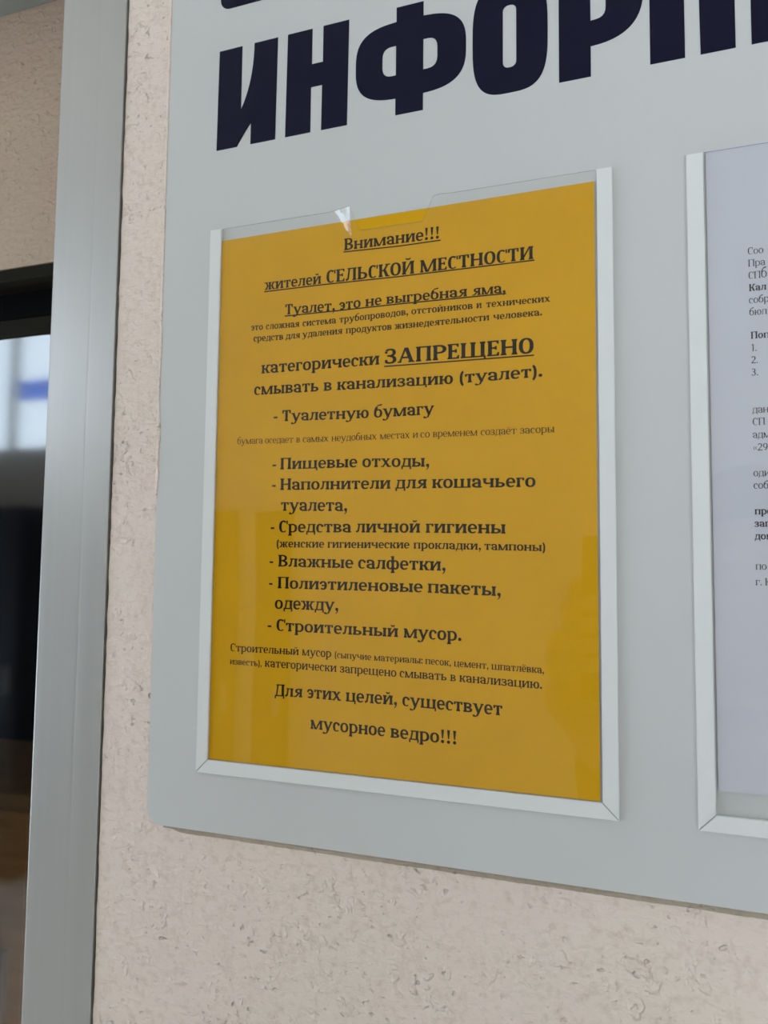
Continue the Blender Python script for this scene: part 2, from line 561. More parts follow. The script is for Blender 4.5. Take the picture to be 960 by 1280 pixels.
            for sg in (-1, 1):
                def mx(pts): p.poly([(cx + sg * a, b) for a, b in pts])
                a0 = w * .5 + cw * .10
                mx([(w * .4, h * .46), (a0 + 20, h * .46), (a0 + 20, h * .54), (w * .4, h * .54)])
                mx([(a0 - 12, h * .5), (a0 + t * 1.4, h * .5), (a0 + arm * .85 + t * 1.4, h - q * .5), (a0 + arm * .85, h - q * .5)])
                mx([(a0 + arm * .85, 0), (a0 + arm * .85 + w * .98, 0), (a0 + w * .85, h * .54), (a0 - 14, h * .54)])
                mx([(a0 + arm * .5, h - q), (a0 + arm * .85 + t * 2.2 + s * .8, h - q), (a0 + arm * .85 + t * 2.2 + s * .8, h), (a0 + arm * .5, h)])
                mx([(a0 + arm * .75, 0), (a0 + arm * .85 + w + s * .8, 0), (a0 + arm * .85 + w + s * .8, q), (a0 + arm * .75, q)])
            A = 2 * cx
    elif c == 'з':
        rx = w + cw * .42
        cx = m + rx * .86
        p.arc(cx, h * .745, rx * .94, h * .255 + 10, 148, -90, w * .95, t)
        p.arc(cx, h * .265, rx * 1.04, h * .265 + 10, 90, -150, w, t)
        p.R(cx - rx * .45, h * .5 - t * .3, cx + 6, h * .5 + t * .7)
        p.dot(m + w * .40, h * .77, w * .40); p.dot(m + w * .40, h * .20, w * .38)
        A = cx + rx * 1.04 + m
    elif c == 'у':
        wd = w * 1.2 + cw * 1.25
        x0 = m + s * .6
        p.D(x0 + wd * .47, 0, x0, h, w * 1.08)
        p.D(x0 + wd * .30, -150, x0 + wd * .98, h, t * 1.35)
        p.arc(x0 + wd * .18, -120, wd * .26, 72, -20, -150, t * 1.4, t * 1.2)
        p.dot(x0 + wd * .02, -135, w * .42)
        p.R(x0 - s, h - q, x0 + w * 1.08 + s, h); p.R(x0 + wd * .98 - s * 1.3, h - q, x0 + wd * .98 + t + s * 1.2, h)
        A = x0 + wd + t + s + 2
    elif c == 'х':
        wd = w * 1.2 + cw * 1.15
        x0 = m + s * .6
        p.D(x0 + wd * .80, 0, x0, h, w * 1.12)
        p.D(x0 + w * .05, 0, x0 + wd * .83, h, t * 1.35)
        for (a, b) in ((-s, w * 1.12 + s), (wd * .83 - s, wd * .83 + t + s * 1.2)):
            p.R(x0 + a, h - q, x0 + b, h)
        for (a, b) in ((-s * .8, t + s * 1.6), (wd * .8 - s * .6, wd * .8 + w * 1.12 + s)):
            p.R(x0 + a, 0, x0 + b, q)
        A = x0 + wd * .8 + w * 1.12 + s + m * .5
    elif c == 'ч':
        p.R(x1, h * .62, x1 + w, h); p.R(x1 - s, h - q, x1 + w + s, h)
        p.stem(x2, 0, h)
        p.arc(x1 + w + cw * .45, h * .64, w + cw * .45, h * .30, 180, 275, w, t * 1.2)
        p.poly([(x1 + w + cw * .42, h * .34), (x2 + 2, h * .40), (x2 + 2, h * .40 + t), (x1 + w + cw * .42, h * .34 + t * 1.1)])
        A = x2 + w + s + m
    elif c == 'я':
        xr = m + w * 1.0 + cw * .95
        p.stem(xr, 0, h, hi='r')
        p.R(xr - cw * .25, h - t, xr + w, h); p.R(xr - cw * .25, h * .42, xr + 4, h * .42 + t)
        p.arc(xr - cw * .18, h * .71, w * .95 + cw * .5, h * .29, 90, 270, w, t)
        p.D(m + s * .3, 0, xr - w * .75, h * .46, w * .95)
        p.R(m - s * .5, 0, m + w, q)
        A = xr + w + s + m
    elif c == 'ф':
        r = (2 * w + cw * .55) / 2
        cx = m + 2 * r - w * .42
        p.stem(cx - w / 2, -190, 690, hi='l')
        p.arc(cx - r + w * .42, h / 2, r, h / 2 + 10, 40, 320, w, t)
        p.arc(cx + r - w * .42, h / 2, r, h / 2 + 10, 140, -140, w, t)
        A = 2 * cx
    elif c == '-':
        p.R(m + 10, 185, m + 250, 185 + w * .72); A = 2 * m + 260
    elif c == '.':
        p.dot(m + w * .75, w * .62, w * .66, 12); A = 2 * m + w * 1.5
    elif c == ',':
        p.dot(m + w * .75, w * .62, w * .64, 12)
        p.poly([(m + w * .55, w * .4), (m + w * 1.40, w * .72), (m + w * 1.10, -w * .55), (m + w * .42, -w * 1.30), (m + w * .22, -w * 1.15), (m + w * .72, -w * .35)])
        A = 2 * m + w * 1.55
    elif c == ':':
        p.dot(m + w * .75, w * .62, w * .64, 12); p.dot(m + w * .75, 475 - w * .62, w * .64, 12); A = 2 * m + w * 1.5
    elif c == '!':
        p.dot(m + w * .95, w * .62, w * .64, 12)
        p.poly([(m + w * .72, w * 1.75), (m + w * 1.18, w * 1.75), (m + w * 1.52, 670), (m + w * .38, 670)])
        A = 2 * m + w * 1.95
    elif c == '(':
        p.arc(m + 260, 255, 250, 460, 112, 248, w * .95, w * .8); A = m + 235
    elif c == ')':
        p.arc(-30, 255, 250, 460, 68, -68, w * .95, w * .8); A = m + 240
    elif c == '«':
        for k in (0, 170):
            p.poly([(m + k, 235), (m + k + 60, 235), (m + k + 150, 390), (m + k + 115, 405)])
            p.poly([(m + k, 235), (m + k + 115, 65), (m + k + 150, 80), (m + k + 60, 235)])
        A = m + 345
    elif c == '1':
        p.stem(x1 + 70, 0, 660, hi=''); p.poly([(x1 + 72, 660), (x1 - 30, 590), (x1 - 20, 560), (x1 + 72, 600)])
        A = x1 + 70 + w + s + 90
    elif c == '2':
        p.arc(m + 200, 470, 185, 195, 165, -45, w * 1.1, t * 1.2)
        p.D(m + 15, t, m + 270, 370, w * .95); p.R(m + 10, 0, m + 400, q * 1.9)
        A = m + 430
    elif c == '3':
        p.arc(m + 190, 500, 165, 165, 160, -90, w * 1.05, t); p.arc(m + 185, 185, 190, 190, 90, -160, w * 1.1, t)
        p.R(m + 120, 335, m + 195, 335 + t); A = m + 430
    elif c == '9':
        p.arc(m + 195, 450, 185, 210, 0, 360, w, t); p.arc(m + 60, 440, 320, 440, 0, -78, w * 1.05, t * 1.2)
        A = m + 430
    elif c == ' ':
        A = 240
    p.adv = A if A else 300
    return p
_cache = {}
def get_glyph(ch, bold):
    k = (ch, bold)
    if k not in _cache:
        _cache[k] = glyph(ch, bold)
    return _cache[k]
def write_word(bm, text, x0, y0, x1, y1, em, bold, z):
    """fit a word between two baseline points (plane mm)"""
    gs = [get_glyph(c, bold) for c in text]
    total = sum(g.adv for g in gs) - 32
    L = math.hypot(x1 - x0, y1 - y0)
    sx = L / total if x1 != x0 else em / 1000
    sy = em / 1000.0
    ux, uy = (x1 - x0) / L, (y1 - y0) / L
    pen = -16.0
    for g in gs:
        for k, poly in enumerate(g.polys):
            vsn = []
            for (a, b) in poly:
                X, Y = (pen + a) * sx, b * sy
                vsn.append(bm.verts.new(W(x0 + X * ux - Y * uy * 0, y0 + X * uy + Y, z + 0.0006 * k)))
            bm.faces.new(vsn)
        pen += g.adv
def face_viewer(bm):
    for f in bm.faces:
        f.normal_update()
        if f.normal.y > 0:
            f.normal_flip()
# ------------------------------------------------------------------ the printed lines (plane mm: word, start, end, type size, weight)
NOTICE_LINES = [
    ([('Внимание!!!', 77.96, 282.91, 132.79, 282.18, 10.03, 1)], [(77.62, 282.05), (110.57, 281.05), (133.29, 281.16)]),
    ([('жителей', 29.06, 266.01, 64.39, 265.69, 9.39, 1), ('СЕЛЬСКОЙ', 67.49, 265.64, 118.81, 264.84, 10.67, 1), ('МЕСТНОСТИ', 121.9, 264.84, 181.83, 264.76, 10.16, 1)], [(28.79, 265.09), (64.95, 265.01), (110.73, 264.22), (182.36, 264.05)]),
    ([('Туалет,', 42.34, 250.28, 73.27, 249.5, 8.93, 1), ('это', 75.56, 249.53, 88.27, 249.69, 8.7, 1), ('не', 90.99, 249.72, 100.43, 249.84, 8.6, 1), ('выгребная', 103.1, 249.87, 147.6, 249.26, 8.39, 1), ('яма,', 150.43, 249.21, 167.85, 248.87, 8.16, 1)], [(42.15, 249.47), (73.67, 249.22), (110.87, 249.17), (167.93, 248.4)]),
    ([('это', 20.77, 243.14, 28.52, 242.96, 5.92, 1), ('сложная', 30.34, 242.91, 51.46, 242.42, 5.84, 1), ('система', 53.42, 242.4, 73.78, 242.21, 5.84, 1), ('трубопроводов,', 75.77, 242.23, 115.6, 242.67, 5.78, 1), ('отстойников', 117.28, 242.68, 150.62, 242.25, 5.69, 1), ('и', 152.55, 242.23, 155.25, 242.19, 5.6, 1), ('технических', 157.6, 242.16, 190.09, 241.74, 5.5, 1)], None),
    ([('средств', 22.56, 236.54, 41.6, 236.0, 5.87, 1), ('для', 43.07, 236.0, 52.0, 235.98, 5.8, 1), ('удаления', 53.54, 235.98, 77.66, 235.94, 5.81, 1), ('продуктов', 79.73, 235.91, 106.29, 235.53, 5.78, 1), ('жизнедеятельности', 107.99, 235.52, 159.25, 235.31, 5.68, 1), ('человека.', 161.24, 235.3, 186.11, 235.17, 5.49, 1)], None),
    ([('категорически', 28.08, 217.5, 99.47, 217.09, 10.33, 1), ('ЗАПРЕЩЕНО', 102.41, 217.11, 181.9, 216.24, 12.03, 1)], [(102.24, 215.77), (181.98, 215.21)]),
    ([('смывать', 23.67, 205.41, 63.9, 204.91, 10.17, 1), ('в', 67.02, 204.87, 71.91, 204.81, 9.97, 1), ('канализацию', 74.98, 204.77, 140.23, 203.63, 9.65, 1), ('(туалет).', 143.59, 203.65, 186.22, 203.97, 9.54, 1)], None),
    ([('-', 36.37, 189.37, 39.09, 189.35, 10.36, 1), ('Туалетную', 41.8, 189.34, 93.8, 188.33, 9.46, 1), ('бумагу', 96.67, 188.3, 130.01, 188.27, 9.83, 1)], None),
    ([('бумага', 13.57, 177.63, 29.89, 177.35, 5.8, 0), ('оседает', 31.44, 177.32, 49.15, 177.02, 5.71, 0), ('в', 50.88, 176.99, 53.24, 176.95, 5.66, 0), ('самых', 54.84, 176.92, 70.35, 176.66, 5.71, 0), ('неудобных', 72.23, 176.65, 98.36, 176.48, 5.69, 0), ('местах', 100.35, 176.47, 116.91, 176.37, 5.68, 0), ('и', 118.64, 176.34, 121.43, 176.31, 5.62, 0), ('со', 122.77, 176.29, 127.91, 176.23, 5.69, 0), ('временем', 129.61, 176.21, 153.13, 175.92, 5.7, 0), ('создаёт', 154.86, 175.91, 173.2, 175.81, 5.67, 0), ('засоры', 174.78, 175.8, 191.74, 175.71, 5.66, 0)], None),
    ([('-', 36.32, 162.28, 38.84, 162.25, 10.07, 1), ('Пищевые', 41.24, 162.21, 87.51, 161.92, 9.67, 1), ('отходы,', 90.34, 161.84, 128.01, 160.8, 9.76, 1)], None),
    ([('-', 36.37, 150.76, 38.88, 150.73, 10.03, 1), ('Наполнители', 41.5, 150.69, 106.55, 149.83, 9.68, 1), ('для', 109.2, 149.8, 126.47, 149.59, 9.92, 1), ('кошачьего', 129.3, 149.55, 182.49, 148.9, 9.94, 1)], None),
    ([('туалета,', 42.19, 139.09, 82.27, 138.32, 10.16, 1)], None),
    ([('-', 36.05, 127.18, 38.54, 127.16, 9.95, 1), ('Средства', 41.22, 127.14, 84.46, 126.84, 9.76, 1), ('личной', 87.15, 126.82, 123.03, 126.55, 10.03, 1), ('гигиены', 126.0, 126.5, 167.55, 125.82, 9.94, 1)], None),
    ([('(женские', 39.97, 118.84, 68.82, 118.65, 6.64, 1), ('гигиенические', 70.79, 118.64, 117.3, 118.34, 6.61, 1), ('прокладки,', 119.48, 118.3, 155.24, 117.74, 6.54, 1), ('тампоны)', 156.77, 117.71, 187.21, 117.08, 6.51, 1)], None),
    ([('-', 35.76, 108.3, 38.25, 108.28, 9.88, 1), ('Влажные', 41.14, 108.26, 85.99, 107.71, 9.68, 1), ('салфетки,', 88.66, 107.68, 137.03, 106.98, 10.07, 1)], None),
    ([('-', 35.74, 96.32, 38.11, 96.29, 9.84, 1), ('Полиэтиленовые', 41.1, 96.24, 124.6, 95.71, 9.55, 1), ('пакеты,', 127.28, 95.64, 165.44, 94.71, 10.0, 1)], None),
    ([('одежду,', 39.61, 85.06, 77.97, 84.89, 10.17, 1)], None),
    ([('-', 35.36, 73.05, 37.94, 73.06, 9.76, 1), ('Строительный', 40.81, 73.08, 111.52, 72.39, 9.52, 1), ('мусор.', 114.52, 72.33, 145.33, 71.76, 10.05, 1)], None),
    ([('Строительный', 12.34, 60.67, 54.77, 60.46, 6.48, 0.6), ('мусор', 56.76, 60.42, 73.99, 60.1, 6.8, 0.6), ('(сыпучие', 75.92, 60.07, 96.74, 59.77, 5.37, 0.6), ('материалы:', 98.3, 59.75, 124.95, 59.46, 5.34, 0.6), ('песок,', 126.26, 59.42, 139.88, 59.06, 5.41, 0.6), ('цемент,', 141.33, 59.02, 159.01, 58.56, 5.5, 0.6), ('шпатлёвка,', 160.41, 58.53, 186.28, 57.94, 5.46, 0.6)], None),
    ([('известь),', 12.32, 53.39, 32.41, 53.18, 5.27, 0.6), ('категорически', 34.26, 53.16, 77.15, 52.62, 6.84, 0.6), ('запрещено', 79.07, 52.58, 110.76, 52.01, 6.79, 0.6), ('смывать', 112.48, 51.99, 137.54, 51.71, 6.79, 0.6), ('в', 139.45, 51.67, 142.35, 51.59, 6.7, 0.6), ('канализацию.', 144.16, 51.55, 185.33, 50.52, 6.8, 0.6)], None),
    ([('Для', 40.65, 37.66, 57.42, 38.01, 9.62, 1), ('этих', 60.12, 37.97, 80.01, 37.68, 10.0, 1), ('целей,', 82.71, 37.68, 111.48, 37.62, 9.95, 1), ('существует', 114.04, 37.56, 165.89, 36.41, 10.0, 1)], None),
    ([('мусорное', 62.5, 21.84, 104.94, 21.29, 10.09, 1), ('ведро!!!', 107.83, 21.05, 143.19, 20.36, 10.07, 1)], None),
]
SECOND_LINES = [('Соо', 279.91, 254.13, 0), ('Пра', 279.93, 248.37, 0), ('СПБ', 279.95, 242.58, 0), ('Кал', 280.06, 236.79, 1), ('собр', 279.89, 231.09, 0), ('бюл', 279.95, 225.44, 0), ('Поп', 280.32, 214.47, 1), ('1.', 280.43, 208.69, 0), ('2.', 280.17, 203.07, 0), ('3.', 280.14, 197.34, 0), ('дан', 280.22, 180.12, 0), ('СП', 280.22, 174.52, 0), ('адм', 280.16, 168.65, 0), ('«29', 280.16, 162.87, 0), ('оди', 280.03, 151.2, 0), ('соб', 279.98, 145.6, 0), ('про', 280.17, 133.93, 1), ('зап', 279.98, 128.37, 1), ('дом', 279.92, 122.68, 1), ('по', 280.0, 109.18, 0), ('г. К', 279.85, 102.21, 0)]
# ------------------------------------------------------------------ setting: walls, floor, ceiling
ROOM_X0, ROOM_X1, ROOM_Y0, CEIL = LEFT_X, RIGHT_X, BACK_Y, 3.40
WALL_Y = 0.0055          # plaster surface, the board's face lies at z = -2 mm
def slab(name, mat_, boxes):
    bm = bmesh.new()
    for b in boxes:
        box(bm, *b)
    return struct(obj(name, bm, mat_))
JX = -0.0764             # plaster ends here, against the aluminium trim
NICHE_X0 = -1.35
NICHE_TOP = W(0, 586).z
HEAD = W(0, 355).z       # head of the door opening
# front wall: right of the trim, above the niche, left of the niche
def front_wall():
    bm = bmesh.new()
    rnd = random.Random(4)
    # ragged plaster edge against the trim
    ys = [0.0]
    z = 0.0
    pts = []
    while z < CEIL:
        pts.append((JX + 0.0006 * noise.noise(Vector((3.1, 7.7, z * 90))) + 0.0004 * noise.noise(Vector((1.1, 2.7, z * 400))), z))
        z += 0.004 if 1.25 < z < 2.2 else 0.05
    pts.append((JX, CEIL))
    prev = None
    for (x, z) in pts:
        row = [bm.verts.new((x, WALL_Y + 0.22, z)), bm.verts.new((x, WALL_Y + 0.0006, z)), bm.verts.new((x + 0.0007, WALL_Y, z)), bm.verts.new((ROOM_X1, WALL_Y, z)), bm.verts.new((ROOM_X1, WALL_Y + 0.22, z))]
        if prev:
            for i in range(4):
                bm.faces.new((prev[i], prev[i + 1], row[i + 1], row[i]))
        prev = row
    box(bm, ROOM_X0, JX - 0.054, WALL_Y, WALL_Y + 0.10, NICHE_TOP + 0.010, CEIL)
    box(bm, ROOM_X0, NICHE_X0, WALL_Y, WALL_Y + 0.22, 0, NICHE_TOP + 0.010)
    bmesh.ops.recalc_face_normals(bm, faces=bm.faces)
    return struct(obj('wall_front', bm, M_wall))
wall_front = front_wall()
# plaster wall inside the niche, with the door opening under its lower edge
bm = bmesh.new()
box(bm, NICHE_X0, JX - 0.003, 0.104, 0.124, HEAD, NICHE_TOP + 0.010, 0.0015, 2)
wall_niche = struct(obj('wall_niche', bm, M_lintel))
bm = bmesh.new()
box(bm, NICHE_X0, JX - 0.056, WALL_Y + 0.0005, 0.1035, NICHE_TOP - 0.004, NICHE_TOP + 0.0095)
struct(obj('ceiling_niche', bm, M_soffit))
slab('floor', M_floor, [(ROOM_X0, ROOM_X1, ROOM_Y0, 0.0055, -0.05, 0.0)])
slab('ceiling', M_ceiling, [(ROOM_X0, ROOM_X1, ROOM_Y0, 0.2255, CEIL, CEIL + 0.08)])
slab('wall_right', M_room, [(ROOM_X1, ROOM_X1 + 0.2, ROOM_Y0, WALL_Y, 0, CEIL)])
SY0, SY1, SZ0, SZ1 = SIDE_WINDOW
slab('wall_left', M_room, [(ROOM_X0 - 0.2, ROOM_X0, ROOM_Y0, SY0, 0, CEIL), (ROOM_X0 - 0.2, ROOM_X0, SY1, WALL_Y, 0, CEIL),
    (ROOM_X0 - 0.2, ROOM_X0, SY0, SY1, 0, SZ0), (ROOM_X0 - 0.2, ROOM_X0, SY0, SY1, SZ1, CEIL)])
# back wall with a high window and two dark doors
WX0, WX1, WZ0, WZ1 = WINDOWS[1]
VX0, VX1, VZ0, VZ1 = WINDOWS[2]
D1, D2 = (-1.955, -1.775), (-1.64, -1.455)
DTOP = 1.985
yb0, yb1 = ROOM_Y0 - 0.2, ROOM_Y0
slab('wall_back', M_room, [
    (ROOM_X0, WX0, yb0, yb1, 0, CEIL), (WX0, WX1, yb0, yb1, 0, WZ0), (WX0, WX1, yb0, yb1, WZ1, CEIL),
    (WX1, VX0, yb0, yb1, 0, CEIL), (VX0, VX1, yb0, yb1, 0, VZ0), (VX0, VX1, yb0, yb1, VZ1, CEIL), (VX1, ROOM_X1, yb0, yb1, 0, CEIL)])
def window(n, x0, x1, z0, z1, mull, film=None):
    bm = bmesh.new()
    f, y0, y1 = 0.05, ROOM_Y0 - 0.11, ROOM_Y0 - 0.05
    box(bm, x0, x1, y0, y1, z0, z0 + f, 0.004); box(bm, x0, x1, y0, y1, z1 - f, z1, 0.004)
    box(bm, x0, x0 + f, y0, y1, z0 + f, z1 - f, 0.004); box(bm, x1 - f, x1, y0, y1, z0 + f, z1 - f, 0.004)
    for mx in mull:
        box(bm, mx - 0.018, mx + 0.018, y0, y1, z0 + f, z1 - f, 0.004)
    fr = struct(obj('window_%d' % n, bm, M_white))
    bm = bmesh.new()
    box(bm, x0 + f, x1 - f, y0 + 0.028, y0 + 0.032, z0 + f, z1 - f)
    obj('window_pane', bm, M_wglass, fr)
    if film:
        bm = bmesh.new()
        box(bm, film[0], film[1], y0 + 0.034, y0 + 0.036, film[2], film[3])
        o = obj('window_film', bm, M_bluefilm, fr)
        o['label'] = 'blue film band across the window pane'
    return fr
M_wglass = film_mat('window glass', (0.96, 0.98, 0.98), 0.8, 0.0)
window(1, WX0, WX1, WZ0, WZ1, [-3.64], (-3.60, -3.09, 2.74, 2.87))
window(2, VX0, VX1, VZ0, VZ1, [1.45])
bm = bmesh.new()
f_, xa, xb = 0.05, ROOM_X0 - 0.11, ROOM_X0 - 0.05
for a_ in ((SY0, SY1, SZ0, SZ0 + f_), (SY0, SY1, SZ1 - f_, SZ1), (SY0, SY0 + f_, SZ0 + f_, SZ1 - f_), (SY1 - f_, SY1, SZ0 + f_, SZ1 - f_), ((SY0 + SY1) / 2 - .025, (SY0 + SY1) / 2 + .025, SZ0 + f_, SZ1 - f_)):
    box(bm, xa, xb, *a_, 0.004)
w3 = struct(obj('window_3', bm, M_white))
bm = bmesh.new()
box(bm, xa + 0.028, xa + 0.032, SY0 + f_, SY1 - f_, SZ0 + f_, SZ1 - f_)
obj('window_pane', bm, M_wglass, w3)
for i, (a, b) in enumerate((D1, D2)):
    bm = bmesh.new()
    box(bm, a, b, ROOM_Y0 + 0.001, ROOM_Y0 + 0.045, 0.0, DTOP, 0.004)
    d = struct(obj('door_%d' % (i + 2), bm, M_dark))
    bm = bmesh.new()
    box(bm, b - 0.045, b - 0.025, ROOM_Y0 + 0.046, ROOM_Y0 + 0.085, 0.98, 1.12, 0.004)
    obj('door_handle', bm, M_alu, d)

# unseen dark cupboard added in the far left corner, darkens the glass door's reflection
ward = empty('added_wardrobe', 'dark blue-black wardrobe in the far corner under the high window', 'added_wardrobe')
bm = bmesh.new(); box(bm, -4.5, -3.02, ROOM_Y0 + 0.001, ROOM_Y0 + 0.42, 0.08, 2.02, 0.004); obj('body', bm, M_navy, ward)
bm = bmesh.new(); box(bm, -4.47, -3.05, ROOM_Y0 + 0.01, ROOM_Y0 + 0.38, 0.0, 0.079); obj('plinth', bm, M_dark, ward)
for k in range(3):
    x = -4.49 + k * 0.49
    bm = bmesh.new(); box(bm, x, x + 0.482, ROOM_Y0 + 0.421, ROOM_Y0 + 0.44, 0.10, 2.0, 0.003); o = obj('door', bm, M_navy, ward)
    bm = bmesh.new(); box(bm, x + 0.44, x + 0.455, ROOM_Y0 + 0.441, ROOM_Y0 + 0.465, 1.0, 1.15, 0.003); obj('handle', bm, M_alu, o)
# ceiling light panels (the room's lamps)
panels = [(-1.62, -1.66, 'square ceiling light panel nearest the glass door'),
          (0.35, -1.66, 'square ceiling light panel above the person in dark clothes'),
          (-3.3, -1.42, 'square ceiling light panel nearest the high window')]
for (px, py, lab) in panels:
    bm = bmesh.new()
    hw = 0.25
    for a in ((px - hw, px + hw, py - hw, py - hw + 0.02), (px - hw, px + hw, py + hw - 0.02, py + hw), (px - hw, px - hw + 0.02, py - hw + 0.02, py + hw - 0.02), (px + hw - 0.02, px + hw, py - hw + 0.02, py + hw - 0.02)):
        box(bm, *a, CEIL - 0.012, CEIL - 0.0005)
    fr = empty('ceiling_light', lab, 'ceiling light', 'light panels in the ceiling')
    obj('frame', bm, M_white, fr)
    bm = bmesh.new()
    box(bm, px - hw + 0.021, px + hw - 0.021, py - hw + 0.021, py + hw - 0.021, CEIL - 0.008, CEIL - 0.001)
    obj('diffuser', bm, M_panel, fr)

# ------------------------------------------------------------------ aluminium door trim
TX0, TX1 = -0.1283, -0.0772
TY = WALL_Y - 0.0012
bm = bmesh.new()
# front flange with a rounded left nose, a shallow centre groove, return into the wall
prof = [(TX1, TY + 0.0030), (TX1, TY + 0.0003), (TX1 - 0.0003, TY), (TX0 + 0.0330, TY), (TX0 + 0.0318, TY + 0.00004), (TX0 + 0.0306, TY)]
for i in range(7):
    a = math.radians(90 + 15 * i)
    prof.append((TX0 + 0.0014 + 0.0014 * math.cos(a), TY + 0.0014 - 0.0014 * math.sin(a)))
prof += [(TX0, TY + 0.104), (TX0 + 0.002, TY + 0.104), (TX0 + 0.002, TY + 0.0030)]
lo, hi = [bm.verts.new((x, y, 0.0)) for x, y in prof], [bm.verts.new((x, y, CEIL - 0.001)) for x, y in prof]
n = len(prof)
for i in range(n):
    bm.faces.new((lo[i], lo[(i + 1) % n], hi[(i + 1) % n], hi[i]))
bm.faces.new(hi); bm.faces.new(list(reversed(lo)))
bmesh.ops.recalc_face_normals(bm, faces=bm.faces)
trim = struct(obj('trim_1', bm, M_alu))
trim['label'] = 'brushed aluminium door trim with a rounded edge and centre groove'
bm = bmesh.new()
box(bm, TX1 + 0.0001, JX + 0.0012, WALL_Y + 0.0022, WALL_Y + 0.0029, 0.0, CEIL - 0.002)
obj('joint', bm, M_gap, wall_front)

# ------------------------------------------------------------------ glass door in the opening
DY = 0.130
gx0, gx1 = NICHE_X0 + 0.01, JX - 0.054
bm = bmesh.new()
box(bm, gx0, gx1, 0.1045, 0.116, HEAD - 0.0105, HEAD - 0.0003, 0.0006, 1)
door = struct(obj('door_1', bm, M_brownblack))
door['label'] = 'glazed door with black metal header'
bm = bmesh.new()
box(bm, gx0, gx1, 0.128, 0.150, HEAD - 0.034, HEAD - 0.0110)
obj('header', bm, M_dark, door)
bm = bmesh.new()
box(bm, gx0, gx1, 0.127, 0.150, HEAD - 0.050, HEAD - 0.0345, 0.001, 1)
obj('top_rail', bm, M_brownblack, door)
bm = bmesh.new()
v = [bm.verts.new(p) for p in ((gx0, DY, 0.01), (gx1, DY, 0.01), (gx1, DY, HEAD - 0.0495), (gx0, DY, HEAD - 0.0495))]
bm.faces.new(v)
face_viewer(bm)
obj('glass_pane', bm, M_glass, door)
# the dim lobby behind the glass
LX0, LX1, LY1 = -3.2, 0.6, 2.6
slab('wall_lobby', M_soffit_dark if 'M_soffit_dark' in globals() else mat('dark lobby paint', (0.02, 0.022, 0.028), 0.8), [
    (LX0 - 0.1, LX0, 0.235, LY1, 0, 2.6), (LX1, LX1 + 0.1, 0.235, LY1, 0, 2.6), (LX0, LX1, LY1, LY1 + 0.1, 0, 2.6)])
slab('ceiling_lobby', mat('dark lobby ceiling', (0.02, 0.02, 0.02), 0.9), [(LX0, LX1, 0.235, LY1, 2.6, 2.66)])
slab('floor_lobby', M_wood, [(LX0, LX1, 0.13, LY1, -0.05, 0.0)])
bench = empty('wooden_cabinet', 'low warm brown wooden cabinet standing behind the glass door', 'cabinet')
bm = bmesh.new(); box(bm, -1.7, -0.45, 1.02, 1.45, 0.06, 1.18, 0.006); obj('body', bm, M_wood, bench)
for k in range(2):
    bm = bmesh.new(); x = -1.68 + k * 0.62; box(bm, x, x + 0.59, 1.002, 1.019, 0.10, 1.15, 0.004); o = obj('door', bm, M_wood, bench)
    bm = bmesh.new(); box(bm, x + 0.54, x + 0.555, 0.985, 1.001, 0.7, 0.85, 0.003); obj('handle', bm, M_alu, o)
lamp = empty('added_floor_lamp', 'small warm floor light added behind the glass door to brighten the brown wood', 'lamp')  # no known source here; added to warm the brown seen through the glass
def cyl(bm, p, r, z0, z1, seg=20, r2=None):
    r2 = r if r2 is None else r2
    mt = Matrix.Translation((p[0], p[1], (z0 + z1) / 2))
    bmesh.ops.create_cone(bm, cap_ends=True, segments=seg, radius1=r, radius2=r2, depth=z1 - z0, matrix=mt)
bm = bmesh.new(); cyl(bm, (-0.72, 0.66), 0.07, 0.0, 0.012); obj('base', bm, M_dark, lamp)
bm = bmesh.new(); cyl(bm, (-0.72, 0.66), 0.009, 0.0121, 0.30); obj('pole', bm, M_dark, lamp)
bm = bmesh.new(); bmesh.ops.create_uvsphere(bm, u_segments=16, v_segments=10, radius=0.05, matrix=Matrix.Translation((-0.72, 0.66, 0.345)))
M_bulb = bpy.data.materials.new('added warm bulb'); M_bulb.use_nodes = True
_b = M_bulb.node_tree.nodes['Principled BSDF']; _b.inputs['Emission Color'].default_value = (1, 0.62, 0.26, 1); _b.inputs['Emission Strength'].default_value = 120.0
obj('bulb', bm, M_bulb, lamp, True)

# ------------------------------------------------------------------ information board
ZB = -2.0
BX0, BX1, BY0, BY1 = -40.4, 515.0, -39.9, 560.0
def board_panel():
    r = 8.5
    pts = []
    for (cx, cy, a0) in ((BX0 + r, BY0 + r, 180), (BX1 - r, BY0 + r, 270), (BX1 - r, BY1 - r, 0), (BX0 + r, BY1 - r, 90)):
        for i in range(9):
            a = math.radians(a0 + 90 * i / 8)
            pts.append((cx + r * math.cos(a), cy + r * math.sin(a)))
    bm = bmesh.new()
    front = [bm.verts.new(W(x, y, ZB)) for x, y in pts]
    back = [bm.verts.new(W(x, y, ZB - 3.2)) for x, y in pts]
    fb = bm.faces.new(front)
    bm.faces.new(list(reversed(back)))
    k = len(pts)
    for i in range(k):
        bm.faces.new((front[i], back[i], back[(i + 1) % k], front[(i + 1) % k]))
    bmesh.ops.bevel(bm, geom=list(fb.edges), offset=0.0003, segments=2, affect='EDGES')
    bmesh.ops.recalc_face_normals(bm, faces=bm.faces)
    return bm
board = empty('information_board', 'large white information board with dark navy heading, on the plaster wall', 'notice board')
obj('panel', board_panel(), M_board, board)

